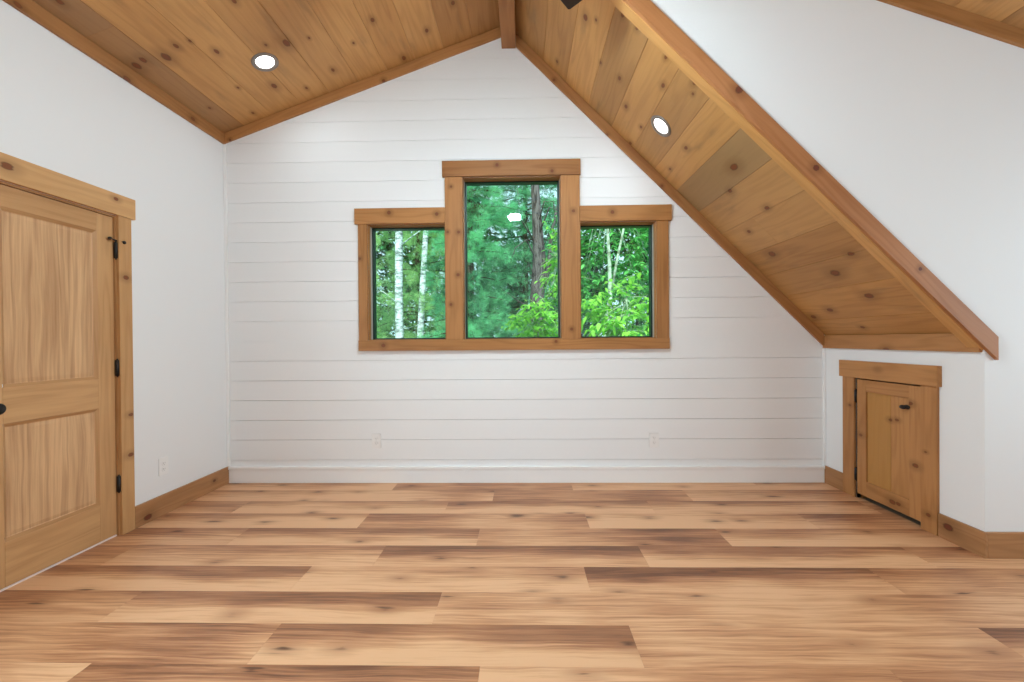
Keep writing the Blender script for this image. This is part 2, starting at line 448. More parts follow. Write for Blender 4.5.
def world_loc(o):
    p = Vector((0, 0, 0))
    while o is not None:
        p += o.location; o = o.parent
    return p
def rtone(lo=0.0, hi=0.7, alt=0.25): return (random.uniform(lo, hi), random.uniform(0, alt), random.random(), 1)
def roff(): return (random.uniform(0, 50), random.uniform(0, 50))
def thing(name, loc, label, cat, group=None, kind=None):
    o = bpy.data.objects.new(name, None); o.empty_display_size = 0.05
    o.location = loc; COL.objects.link(o)
    o['label'] = label; o['category'] = cat
    if group: o['group'] = group
    if kind: o['kind'] = kind
    return o
def struct(o, label, cat):
    o['kind'] = 'structure'; o['label'] = label; o['category'] = cat
    return o
def sgroup(name, loc, label, cat): return thing(name, loc, label, cat, None, 'structure')

def wall_mesh(name, outer, holes, to3, depth, mat):
    """flat wall with holes, pushed along vector depth"""
    loops = [outer] + holes
    flat = [p for l in loops for p in l]
    tris = tessellate_polygon([[Vector((p[0], p[1], 0)) for p in l] for l in loops])
    n = len(flat); dv = Vector(depth)
    V = [Vector(to3(*p)) for p in flat]; V += [v + dv for v in V]
    F = [tuple(t) for t in tris] + [tuple(i + n for i in reversed(t)) for t in tris]
    k = 0
    for l in loops:
        for i in range(len(l)):
            i2 = (i + 1) % len(l); F.append((k + i, k + i2, k + i2 + n, k + i + n))
        k += len(l)
    me = bpy.data.meshes.new(name); me.from_pydata(V, [], F)
    bm = bmesh.new(); bm.from_mesh(me); bmesh.ops.recalc_face_normals(bm, faces=bm.faces); bm.to_mesh(me); bm.free()
    me.materials.append(mat)
    o = bpy.data.objects.new(name, me); COL.objects.link(o)
    return o

# ---------------------------------------------------------------- floor
def build_floor():
    mb = MB()
    w = 0.2370
    y_edges = [2.084 + w * k for k in range(-24, 7)] + [YB + 0.01]
    seams = {6: [-1.087, 0.401, 1.941], 5: [-0.241, 1.278], 4: [-2.11, -0.573, 0.927, 2.49], 3: [-1.10, 0.427, 1.899],
             2: [-1.811, -0.289, 1.227], 1: [-2.35, -0.829, 0.673, 2.196], 0: [-1.163, 0.319, 1.818], -1: [-1.887, -0.404, 2.7],
             -2: [-1.063, 0.445, 1.907], -3: [-1.666, -0.171, 1.343]}
    tones = {(6, 0): (.1, .3), (6, 1): (.6, .6), (5, 0): (.1, .35), (5, 1): (.75, .5), (4, 0): (.3, .4), (4, 1): (.15, .2), (4, 2): (.5, 0.05), (4, 3): (.6, .15), (4, 4): (.85, .5),
             (3, 1): (.6, .4), (3, 2): (.15, .3), (3, 3): (.8, .3), (2, 1): (.45, .15), (2, 2): (.75, .45), (2, 3): (.3, .1),
             (1, 1): (.3, .3), (1, 2): (.75, .15), (1, 3): (.55, .1), (1, 4): (.2, .3), (0, 0): (.45, .05), (0, 1): (.2, .35), (0, 2): (.7, .2), (0, 3): (.7, .4),
             (-1, 0): (.65, .3), (-1, 1): (.55, .0), (-1, 2): (.25, .5), (-2, 0): (.5, .5), (-2, 1): (.5, .0), (-2, 2): (.3, .55), (-3, 0): (.1, .5), (-3, 1): (.65, .3), (-3, 2): (.1, .4)}
    for i in range(len(y_edges) - 1):
        k = i - 24
        y0, y1 = y_edges[i], y_edges[i + 1]
        xs = seams.get(k)
        if xs is None:
            s = -2.7 + random.uniform(0.2, 1.5); xs = []
            while s < XR: xs.append(s); s += 1.5
        x_end = XR + 0.02 if y0 < YF else XK + 0.02
        last = xs[-1]
        while last + 1.5 < x_end: last += 1.5; xs = xs + [last]
        edges = [XL - 0.10] + [x for x in xs if x < x_end] + [x_end]
        for j in range(len(edges) - 1):
            x0, x1 = edges[j], edges[j + 1]
            a, g = tones.get((k, j), (random.uniform(.15, .8), random.uniform(0.0, .5)))
            tone = (a, g, random.random(), 1)
            c = 0.0006; ou = random.uniform(0, 40)
            def uvp(x, y): return (x - x0 + ou, (y - y0) / w)
            P = [(x0 + c, y0 + c, 0), (x1 - c, y0 + c, 0), (x1 - c, y1 - c, 0), (x0 + c, y1 - c, 0)]
            Q = [(x0, y0, -.0010), (x1, y0, -.0010), (x1, y1, -.0010), (x0, y1, -.0010)]
            mb.face(P, [uvp(p[0], p[1]) for p in P], tone)
            for q in range(4):
                r = (q + 1) % 4
                mb.face([Q[q], Q[r], P[r], P[q]], [uvp(*Q[q][:2]), uvp(*Q[r][:2]), uvp(*P[r][:2]), uvp(*P[q][:2])], tone)
    for (x0, x1, y0, y1) in ((XL - 0.1, XK + 0.02, YR - .01, YB + .01), (XK + 0.02, XR + 0.02, YR - .01, YF + .01)):
        mb.box(x0, x1, y0, y1, -0.12, -0.0015)
    o = mb.build('floor', M['floor'])
    struct(o, 'wide oak plank floor running across the whole room', 'floor')
build_floor()

# ---------------------------------------------------------------- walls
OPEN = [(-1.333, -0.658, 1.232, 2.233), (-0.509, 0.334, 1.232, 2.626), (0.493, 1.140, 1.232, 2.228)]   # the three window openings
def clip(poly, a, b, c):
    """keep a*x + b*z <= c"""
    res = []
    for i in range(len(poly)):
        p, q = poly[i], poly[(i + 1) % len(poly)]
        dp, dq = a * p[0] + b * p[1] - c, a * q[0] + b * q[1] - c
        if dp <= 0: res.append(p)
        if dp * dq < 0:
            t = dp / (dp - dq); res.append((p[0] + (q[0] - p[0]) * t, p[1] + (q[1] - p[1]) * t))
    return res
def back_wall():
    outer = [(XL, -0.0), (XK, -0.0), (XK, z_steep(XK) + 0.03), (-0.1, 3.93), (XL, z_left(XL) + 0.03)]
    holes = [[(a, z0), (b, z0), (b, z1), (a, z1)] for a, b, z0, z1 in OPEN]
    root = sgroup('wall_back', (0, YB, 0), 'white shiplap gable wall with the three-part window', 'wall')
    w = wall_mesh('backing', outer, holes, lambda x, z: (x, 0.018, z), (0, 0.10, 0), M['shiplap'])
    w.parent = root
    mb = MB()
    seams = [0.0, 0.197]
    z = 0.372
    while z < 4.0: seams.append(round(z, 4)); z += 0.1720
    zs_extra = sorted({1.232, 2.228, 2.233, 2.626})
    gap = 0.0013; th = 0.0185
    def emit(poly, z0, z1, top_g, bot_g):
        poly = clip(poly, -SL, 1, 3.034 - SL * XL + 0.02)
        poly = clip(poly, 1, 1, 3.82)
        if len(poly) < 3: return
        mb.prism([(x, YB, zz) for x, zz in poly], (0, th, 0))
    for i in range(len(seams) - 1):
        lo, hi = seams[i] + gap, seams[i + 1] - gap
        cuts = [lo] + [z for z in zs_extra if lo < z < hi] + [hi]
        for a, b in zip(cuts[:-1], cuts[1:]):
            mid = (a + b) / 2
            xs = [XL]
            for (x0, x1, z0, z1) in OPEN:
                if z0 < mid < z1: xs += [x0, x1]
            xs.append(XK)
            for x0, x1 in zip(xs[0::2], xs[1::2]):
                emit([(x0, a), (x1, a), (x1, b), (x0, b)], a, b, True, True)
    mb.build('shiplap_boards', M['shiplap'], root)
back_wall()

DOOR_Y0, DOOR_Y1, DOOR_Z = 1.984, 2.684, 2.040
def side_and_other_walls():
    T = 0.14
    w = wall_mesh('wall_left', [(YR, 0), (DOOR_Y0 - .004, 0), (DOOR_Y0 - .004, DOOR_Z), (DOOR_Y1 + .006, DOOR_Z), (DOOR_Y1 + .006, 0), (YB + .12, 0), (YB + .12, 3.05), (YR, 3.05)], [[(0.0, .85), (1.3, .85), (1.3, 2.15), (0.0, 2.15)]],
                  lambda y, z: (XL, y, z), (-T, 0, 0), M['wall'])
    struct(w, 'smooth white wall on the left with the panelled door', 'wall')
    # knee wall with the access door opening
    w = wall_mesh('wall_right', [(YF + T, 0), (2.800, 0), (2.800, .93), (3.338, .93), (3.338, 0), (YB + .12, 0), (YB + .12, 1.30), (YF + T, 1.30)], [],
                  lambda y, z: (XK, y, z), (T, 0, 0), M['wall'])
    struct(w, 'low white knee wall under the steep slope with the small access door', 'wall')
    # gable wall facing the room, above and beside the alcove
    g = [(-0.06, z_steep(-0.06) - 0.02), (XK, z_steep(XK) - .02), (XK, 0), (XR, 0), (XR, z_right(XR) + .02), (-0.06, z_right(-0.06) + .02)]
    w = wall_mesh('wall_front', g, [], lambda x, z: (x, YF, z), (0, T, 0), M['wall'])
    struct(w, 'tall white wall right of the steep slope, facing the room', 'wall')
    zt = z_right(XR) + .03
    w = wall_mesh('wall_far_right', [(YR, 0), (YF + .1, 0), (YF + .1, zt), (YR, zt)], [[(-0.05, .85), (1.95, .85), (1.95, 2.15), (-0.05, 2.15)], [(-2.75, .85), (-.75, .85), (-.75, 2.15), (-2.75, 2.15)]],
                  lambda y, z: (XR, y, z), (T, 0, 0), M['wall'])
    struct(w, 'white side wall beyond the right edge of the view', 'wall')
    w = wall_mesh('wall_rear', [(XL - .1, 0), (XR + .1, 0), (XR + .1, z_right(XR)), (-.1, 3.94), (XL - .1, z_left(XL))], [],
                  lambda x, z: (x, YR, z), (0, -T, 0), M['wall'])
    struct(w, 'white wall behind the camera', 'wall')
side_and_other_walls()

def added_window(name, ax, lo, hi, z0, z1, face, out, label):
    """made-up cased opening for fill light, in the two walls outside the view"""
    root = sgroup(name, (face, (lo + hi) / 2, z0), label, 'window')
    mb = MB(); t = .02; cw = .09
    def b(a0, a1, zz0, zz1, d0, d1):
        if ax == 'y': mb.box(face + d0, face + d1, a0, a1, zz0, zz1, 1)
        else: mb.box(a0, a1, face + d0, face + d1, zz0, zz1, 0)
    s = -1 if out > 0 else 1
    d0, d1 = sorted((0, s * t))
    b(lo - cw, lo, z0, z1, d0, d1); b(hi, hi + cw, z0, z1, d0, d1)
    b(lo - cw - .03, hi + cw + .03, z1, z1 + .13, d0, d1); b(lo - cw, hi + cw, z0 - cw, z0, d0, d1)
    mb.build('casing', M['trim'], root, 0.002)
    mb = MB(); e0, e1 = sorted((out * .09, out * .12)); mid = (lo + hi) / 2
    b(lo, lo + .04, z0, z1, e0, e1); b(hi - .04, hi, z0, z1, e0, e1); b(lo + .04, hi - .04, z0, z0 + .04, e0, e1); b(lo + .04, hi - .04, z1 - .04, z1, e0, e1)
    b(mid - .03, mid + .03, z0 + .04, z1 - .04, e0, e1)
    mb.build('sash', M['sash'], root, 0.002)
added_window('window_4', 'y', -0.05, 1.95, .85, 2.15, XR, 1, 'made-up nearer cased window for fill light in the side wall beyond the right edge')  # these three windows are invented to give the fill lights an opening
added_window('window_5', 'y', -2.75, -.75, .85, 2.15, XR, 1, 'made-up farther cased window for fill light in the side wall behind the camera')
added_window('window_6', 'y', 0.0, 1.3, .85, 2.15, XL, -1, 'made-up cased window for fill light in the left wall beyond the left edge')
# closed eave space behind the access door
ev = sgroup('wall_eave', (XK + .5, 3.07, 0), 'unlit storage space behind the small access door', 'wall')
mb = MB()
mb.box(XK + .80, XK + .84, 2.4, YB + .1, -.02, .92, 1); mb.box(XK + .14, XK + .84, 2.58, 2.60, -.02, .92, 0); mb.box(XK + .14, XK + .84, YB + .0, YB + .02, -.02, 1.2, 0)
mb.build('eave_wall', M['wall'], ev)
mb = MB(); mb.hexa([(x, y, z_steep(x) + h) for x in (XK + .02, XK + .84) for y in (2.5, YB + .1) for h in (.02, .06)], 1); mb.build('eave_roof', M['subfloor'], ev)
mb = MB(); mb.box(XK, XK + .9, 2.5, YB + .1, -.06, -.002, 1); mb.build('eave_floor', M['subfloor'], ev)

# ---------------------------------------------------------------- ceilings
def boards(name, O, e1, width, seams, ends_fn, y0, y1, mat, label, tone_fn, up):
    """boards lie in the plane O + a*e1 + y*Y, a measured along e1; up = unit normal pointing out of the room"""
    mb = MB(); O = Vector(O); e1 = Vector(e1); up = Vector(up)
    def pt(a, y, d): return O + e1 * a + Vector((0, y, 0)) + up * d
    for i in range(len(seams) - 1):
        a0, a1 = seams[i], seams[i + 1]
        ends = [y0] + sorted(ends_fn(i)) + [y1]
        for j in range(len(ends) - 1):
            b0, b1 = ends[j], ends[j + 1]
            tone = tone_fn(i, j); off = roff(); g = 0.0022; dp = 0.0035; ge = .0008
            P = [(a0 + g, b0 + ge, 0), (a1 - g, b0 + ge, 0), (a1 - g, b1 - ge, 0), (a0 + g, b1 - ge, 0)]
            Q = [(a0, b0, dp), (a1, b0, dp), (a1, b1, dp), (a0, b1, dp)]
            uv = lambda p: (p[1] + off[0], p[0] + off[1])
            mb.face([pt(*p) for p in P], [uv(p) for p in P], tone)
            for q in range(4):
                r = (q + 1) % 4; F = [Q[q], Q[r], P[r], P[q]]
                mb.face([pt(*p) for p in F], [uv(p) for p in F], tone)
    a0, a1 = seams[0], seams[-1]
    c = [pt(a, y, d) for a in (a0, a1) for y in (y0, y1) for d in (0.005, 0.06)]
    mb.hexa(c, 1)
    o = mb.build(name, mat)
    return struct(o, label, 'ceiling')

cl = math.sqrt(1 + SL * SL)
lx = [XL - 0.02, -2.40, -2.147, -1.897, -1.646, -1.395, -1.145, -0.903, -0.66, -0.415, -0.10]
def tone_left(i, j):
    base = [(.55, .8), (.15, .0), (.1, .05), (.25, .1), (.2, .15), (.1, .0), (.3, .0), (.05, .0), (.55, .1), (.65, .2)]
    a, g = base[i] if i < len(base) else (.3, .1)
    if i == 0 and j % 2 == 0: a, g = .5, .55
    return (a + random.uniform(-.05, .05), g, random.random(), 1)
def ends_left(i): return [[-1.0, 2.50], [-2.2, 1.1], [-.4], [-1.8, 1.7], [.3], [-1.3, 1.5], [-2.5, .9], [0], [-1.4, 1.9], [.7]][i % 10]
boards('ceiling_left', (XL, 0, z_left(XL)), (1 / cl, 0, SL / cl), .25, [(x - XL) * cl for x in lx], ends_left, YR - .05, YB + .06,
       M['ceil_left'], 'knotty pine board ceiling sloping up from the left wall to the ridge', tone_left, (-SL / cl, 0, 1 / cl))
r2 = math.sqrt(2)
sx = [-0.06, .195, .382, .572, .767, .95, 1.13, 1.315, 1.50, 1.69, 1.88, 2.05, 2.22, 2.43, XK + .06]
def tone_steep(i, j):
    base = [(.7, .15), (.35, .1), (.15, .0), (.45, .3), (.2, .1), (.35, .25), (.1, .1), (.25, .9), (.15, .35), (.1, .3), (.6, .15), (.55, .2), (.45, .0), (.5, .0)]
    a, g = base[i]
    return (a, g, random.random(), 1)
boards('ceiling_alcove', (-0.06, 0, z_steep(-0.06)), (1 / r2, 0, -1 / r2), .26, [(x + 0.06) * r2 for x in sx],
       lambda i: [3.2] if i == 9 else [], YF + .004, YB + .06, M['ceil_steep'], 'steep knotty pine ceiling of the alcove right of the ridge', tone_steep, (1 / r2, 0, 1 / r2))
rx = [-0.10 + .2475 * k for k in range(0, 18)] + [XR + .02]
boards('ceiling_right', (-0.10, 0, z_right(-0.10)), (1 / cl, 0, -SL / cl), .25, [(x + 0.10) * cl for x in rx],
       lambda i: [[-1.2, 1.6], [.4], [-2.1, 1.9]][i % 3], YR - .05, YF + .13, M['ceil_right'], 'knotty pine ceiling at the upper right sloping down from the ridge',
       lambda i, j: rtone(0, .6, .5), (SL / cl, 0, 1 / cl))

# ---------------------------------------------------------------- trims of the ceiling
def slanted(name, x0, x1, zf, y0, y1, h0, h1, mat, label, grain=0, cut=True):
    """board in an x-z plane following line z = zf(x), from h0 to h1 above it, ends cut plumb"""
    mb = MB()
    mb.hexa([(x, y, zf(x) + h) for x in (x0, x1) for y in (y0, y1) for h in (h0, h1)], grain)
    o = mb.build(name, mat, None, 0.002)
    return struct(o, label, 'trim')
slanted('trim_1', XL + .02, -0.164, lambda x: 2.946 + SL * (x - XL), YB - .02, YB, 0, .085, M['trim'], 'stained trim under the shallow slope along the shiplap wall', (1, 0, SL))
slanted('trim_2', -0.040, XK - .02, lambda x: 3.690 - x, YB - .02, YB, 0, .108, M['trim'], 'stained trim under the steep slope along the shiplap wall', (1, 0, -1))
mb = MB(); mb.box(XL, XL + .02, YR, YB, 2.944, 3.036, 1); struct(mb.build('trim_3', M['trim'], None, .002), 'stained trim where the left wall meets the ceiling', 'trim')
mb = MB(); mb.box(XK - .02, XK, YF + .01, YB - .0, 1.138, 1.245, 1); struct(mb.build('trim_4', M['trim'], None, .002), 'stained trim along the top of the knee wall', 'trim')
slanted('trim_5', -0.02, XR - .0, lambda x: 3.801 - SL * x, YF - .02, YF, 0, .085, M['trim'], 'stained trim along the ceiling above the tall right wall', (1, 0, -SL))
# boxed board on the lower edge of the steep slope, facing the room
mb = MB()
mb.hexa([(x, y, 3.705 - x + h) for x in (-0.041, 2.610) for y in (YF - .022, YF) for h in (-.0, .128)], (1, 0, -1))
struct(mb.build('trim_6', M['fascia'], None, .002), 'slanted stained board on the front edge of the steep slope', 'trim')
mb = MB()
mb.hexa([(x, y, 3.70 - x + h) for x in (-0.041, 2.55) for y in (YF, YF + .075) for h in (.0, .10)], (1, 0, -1), (.1, .0, .3, 1))
struct(mb.build('trim_7', M['ceil_steep'], None, .002), 'pale board lining the underside of the slanted front edge', 'trim')
# ridge beam
mb = MB(); mb.box(-0.161, -0.041, YR, YB, 3.720, 3.95, 1)
struct(mb.build('trim_8', M['trim'], None, .003), 'stained ridge beam running along the peak of the ceiling', 'beam')

# ---------------------------------------------------------------- baseboards
mb = MB(); mb.box(XL, XL + .018, DOOR_Y1 + .095, YB, 0, .143, 1, (.25, .1, .4, 1)); struct(mb.build('baseboard_left', M['base'], None, .002), 'stained wooden baseboard between the left door and the corner', 'baseboard')
mb = MB(); mb.box(XL, XL + .018, YR, DOOR_Y0 - .095, 0, .143, 1); struct(mb.build('baseboard_left_rear', M['base'], None, .002), 'stained wooden baseboard on the near side of the left door', 'baseboard')
mb = MB()
mb.box(XL + .018, XK - .016, YB - .014, YB, 0, .118, 0); mb.box(XL + .018, XK - .016, YB - .022, YB, .118, .143, 0)
struct(mb.build('baseboard_back', M['base_white'], None, .0025), 'white baseboard with a raised cap under the shiplap wall', 'baseboard')
mb = MB(); mb.box(XK - .016, XK, 3.475, YB, 0, .143, 1); struct(mb.build('baseboard_right', M['base'], None, .002), 'short stained baseboard between the access door and the shiplap corner', 'baseboard')
mb = MB(); mb.box(XK - .016, XK, YF - .018, 2.690, 0, .143, 1, (.3, .1, .7, 1)); struct(mb.build('baseboard_right_near', M['base'], None, .002), 'stained baseboard between the access door and the outside corner', 'baseboard')
mb = MB(); mb.box(XK, XR, YF - .018, YF, 0, .143, 0, (.35, .15, .2, 1)); struct(mb.build('baseboard_front', M['base'], None, .002), 'stained baseboard under the tall right wall', 'baseboard')
mb = MB(); mb.box(XR - .018, XR, YR, YF - .018, 0, .143, 1); struct(mb.build('baseboard_far_right', M['base'], None, .002), 'stained baseboard of the far right side wall', 'baseboard')
mb = MB(); mb.box(XL + .018, XR - .018, YR, YR + .018, 0, .143, 0); struct(mb.build('baseboard_rear', M['base'], None, .002), 'stained baseboard of the wall behind the camera', 'baseboard')
# white corner beads of the shiplap wall
for nm, x0, x1, zt, lab in (('trim_9', XL, XL + .026, 2.946, 'slim white corner bead at the left end of the shiplap'), ('trim_10', XK - .022, XK, 1.138, 'slim white corner bead at the right end of the shiplap')):
    mb = MB(); mb.box(x0, x1, YB - .012, YB, .143, zt, 2)
    struct(mb.build(nm, M['base_white'], None, .002), lab, 'trim')

# ---------------------------------------------------------------- windows
def windows():
    cas = sgroup('trim_11', (-0.08, YB, 1.142), 'stained wooden casing around the stepped three-part window', 'window casing')
    def part(nm, x0, x1, z0, z1, th, g, tone=None):
        mb = MB(); mb.box(x0, x1, YB - th, YB, z0, z1, g, tone); mb.build(nm, M['trim'], cas, .002)
    part('head_casing', -1.438, -0.6585, 2.233, 2.366, .030, 0, (.25, .0, .2, 1))
    part('head_casing', -0.679, 0.5005, 2.6265, 2.760, .032, 0, (.6, .1, .8, 1))
    part('head_casing', 0.4935, 1.266, 2.229, 2.362, .030, 0, (.3, .0, .5, 1))
    part('side_casing', -1.411, -1.333, 1.232, 2.233, .022, 2, (.35, .0, .12, 1))
    part('side_casing', -0.658, -0.509, 1.232, 2.626, .022, 2, (.2, .1, .62, 1))
    part('side_casing', 0.334, 0.493, 1.232, 2.626, .022, 2, (.15, .1, .33, 1))
    part('side_casing', 1.140, 1.241, 1.232, 2.229, .022, 2, (.4, .0, .9, 1))
    part('sill_casing', -1.411, 1.241, 1.142, 1.232, .036, 0, (.3, .0, .71, 1))
    labs = ['left window of the three, with two birch trunks outside', 'tall centre window of the three', 'right window of the three, leafy green outside']
    for i, (x0, x1, z0, z1) in enumerate(OPEN):
        w = sgroup('window_%d' % (i + 1), ((x0 + x1) / 2, YB, z0), labs[i], 'window')
        yA, yB_, yC, yG = YB, YB + .042, YB + .082, YB + .128
        t = .008
        mb = MB(); mb.box(x0, x0 + t, yA, yB_, z0 + t, z1 - t, 2); mb.box(x1 - t, x1, yA, yB_, z0 + t, z1 - t, 2)
        mb.box(x0, x1, yA, yC, z1 - t, z1, 0); mb.box(x0, x1, yA, yC, z0, z0 + t, 0)
        mb.build('jamb_liner', M['trim'], w)
        mb = MB(); mb.box(x0, x0 + t, yB_, yC, z0 + t, z1 - t, 2); mb.box(x1 - t, x1, yB_, yC, z0 + t, z1 - t, 2)
        mb.build('vinyl_stop', M['vinyl'], w)
        s = .020; mb = MB()
        mb.box(x0, x0 + s, yC, yG + .02, z0, z1, 2); mb.box(x1 - s, x1, yC, yG + .02, z0, z1, 2)
        mb.box(x0 + s, x1 - s, yC, yG + .02, z1 - s, z1, 0); mb.box(x0 + s, x1 - s, yC, yG + .02, z0, z0 + s, 0)
        mb.build('sash_frame', M['sash'], w, .0015)
        mb = MB(); mb.box(x0 + s, x1 - s, yG, yG + .004, z0 + s, z1 - s, 0)
        mb.build('pane', M['glass'], w)
windows()

# ---------------------------------------------------------------- left door
def hinge(parent, x, y, z, h, side, name='hinge'):
    mb = MB(); mb.lathe([(.0001, 0), (.0115, 0), (.0115, h), (.0001, h)], (x, y, z), 'z', 12)
    mb.lathe([(.0001, h), (.005, h + .001), (.0055, h + .006), (.0001, h + .010)], (x, y, z), 'z', 10)
    mb.lathe([(.0001, -.010), (.0055, -.006), (.005, -.001), (.0001, 0)], (x, y, z), 'z', 10)
    return mb
def left_door():
    d = sgroup('door_1', (XL, (DOOR_Y0 + DOOR_Y1) / 2, 0), 'light wood two-panel door in the left wall with black knob and hinges', 'door')
    xf = XL - .012; th = .04; y0, y1, z0, z1 = DOOR_Y0, DOOR_Y1 - .004, .010, 2.026
    sw = .105
    zr = [(z0, .236), (.828, 1.010), (1.933 - .016, z1)]
    tn = [(.25, 0, .1, 1), (.35, 0, .5, 1), (.3, 0, .8, 1), (.2, 0, .35, 1), (.45, 0, .65, 1)]
    mb = MB(); mb.box(xf - th, xf, y0, y0 + sw, z0, z1, 2, tn[0]); mb.build('stile', M['door'], d, .002)
    mb = MB(); mb.box(xf - th, xf, y1 - sw, y1, z0, z1, 2, tn[1]); mb.build('stile', M['door'], d, .002)
    for k, (a, b) in enumerate(zr):
        mb = MB(); mb.box(xf - th, xf, y0 + sw, y1 - sw, a, b, 1, tn[2 + k]); mb.build('rail', M['door'], d, .002)
    for (a, b) in ((.236, .828), (1.010, 1.917)):
        # raised-and-fielded panel with a sloping moulding round it
        ya, yb = y0 + sw, y1 - sw
        rings = [(0, 0), (.016, -.011), (.020, -.014), (.040, -.010)]
        mb = MB(); tone = (random.uniform(.1, .3), 0, random.random(), 1); off = roff()
        pts = [[(xf + dx, ya + i_, a + i_), (xf + dx, yb - i_, a + i_), (xf + dx, yb - i_, b - i_), (xf + dx, ya + i_, b - i_)] for i_, dx in rings]
        for r in range(1, len(pts) - 1):
            for q in range(4):
                q2 = (q + 1) % 4
                mb.poly([pts[r][q], pts[r][q2], pts[r + 1][q2], pts[r + 1][q]], 2, tone, off)
        mb.poly(pts[-1], 2, tone, off)
        back = [(xf - .030, p[1], p[2]) for p in pts[1]]
        mb.poly(back, 2, tone, off)
        for q in range(4):
            q2 = (q + 1) % 4; mb.poly([pts[1][q], pts[1][q2], back[q2], back[q]], 2, tone, off)
        mb.build('panel', M['door_panel'], d)
        mb = MB()
        for q in range(4):
            q2 = (q + 1) % 4
            mb.poly([pts[0][q], pts[0][q2], pts[1][q2], pts[1][q]], 1 if q % 2 == 0 else 2, (.6, 0, .4, 1))
        mb.build('panel_moulding', M['door'], d)
    # jamb around the slab
    mb = MB()
    mb.box(XL - .14, XL + .0, DOOR_Y1 - .002, DOOR_Y1 + .006, 0, DOOR_Z, 2, (.7, 0, .4, 1)); mb.box(XL - .14, XL, DOOR_Y0 - .004, DOOR_Y0 - .001, 0, DOOR_Z, 2, (.7, 0, .4, 1))
    mb.box(XL - .14, XL, DOOR_Y0 - .001, DOOR_Y1 - .002, z1 + .003, DOOR_Z, 1, (.7, 0, .4, 1))
    mb.build('jamb', M['door'], d)
    for z in (1.768, 1.020, .280):
        hg = hinge(d, XL + .002, DOOR_Y1 - .000, z, .100, 1).build('hinge', M['black'], d, 0, True)
        if z > 1.7:      # hinge-pin door stop: two little arms with rubber balls
            mb = MB(); c = Vector((XL + .006, DOOR_Y1, z + .112))
            mb.tube([c + Vector((.004, -.045, .004)), c, c + Vector((.016, .035, -.004))], [.0045] * 3, 8)
            for e in ((.004, -.047, .004), (.016, .037, -.004)):
                mb.lathe([(.0001, -.010), (.009, -.007), (.011, 0), (.009, .007), (.0001, .010)], c + Vector(e), 'x', 12)
            mb.build('hinge_pin_stop', M['black'], d, 0, True)
    mb = MB(); kz, ky = .912, 2.030
    mb.lathe([(.0001, 0), (.032, 0), (.031, .006), (.014, .009), (.0001, .009)], (xf, ky, kz), 'x', 28)
    mb.lathe([(.011, .008), (.011, .030), (.020, .036), (.027, .046), (.028, .056), (.022, .064), (.0001, .066)], (xf, ky, kz), 'x', 28)
    mb.build('door_knob', M['black'], d, 0, True)
    mb = MB(); mb.box(XL - .055, XL - .010, DOOR_Y0 + .0, DOOR_Y1 - .006, 0.0, .008, 1); mb.build('gap_light_strip', M['gap_light_strip'], d)  # pale pinkish colour stands in for light showing under the door
    c = sgroup('trim_12', (XL, DOOR_Y1, 0), 'pale stained casing around the left door', 'door casing')
    mb = MB(); mb.box(XL, XL + .020, DOOR_Y1 + .002, DOOR_Y1 + .092, 0, 2.0405, 2, (.35, .0, .3, 1)); mb.build('side_casing', M['casing'], c, .002)
    mb = MB(); mb.box(XL, XL + .020, DOOR_Y0 - .092, DOOR_Y0 - .002, 0, 2.0405, 2); mb.build('side_casing', M['casing'], c, .002)
    mb = MB(); mb.box(XL, XL + .026, DOOR_Y0 - .115, DOOR_Y1 + .118, 2.041, 2.174, 1, (.1, 0, .55, 1)); mb.build('head_casing', M['casing'], c, .002)
left_door()

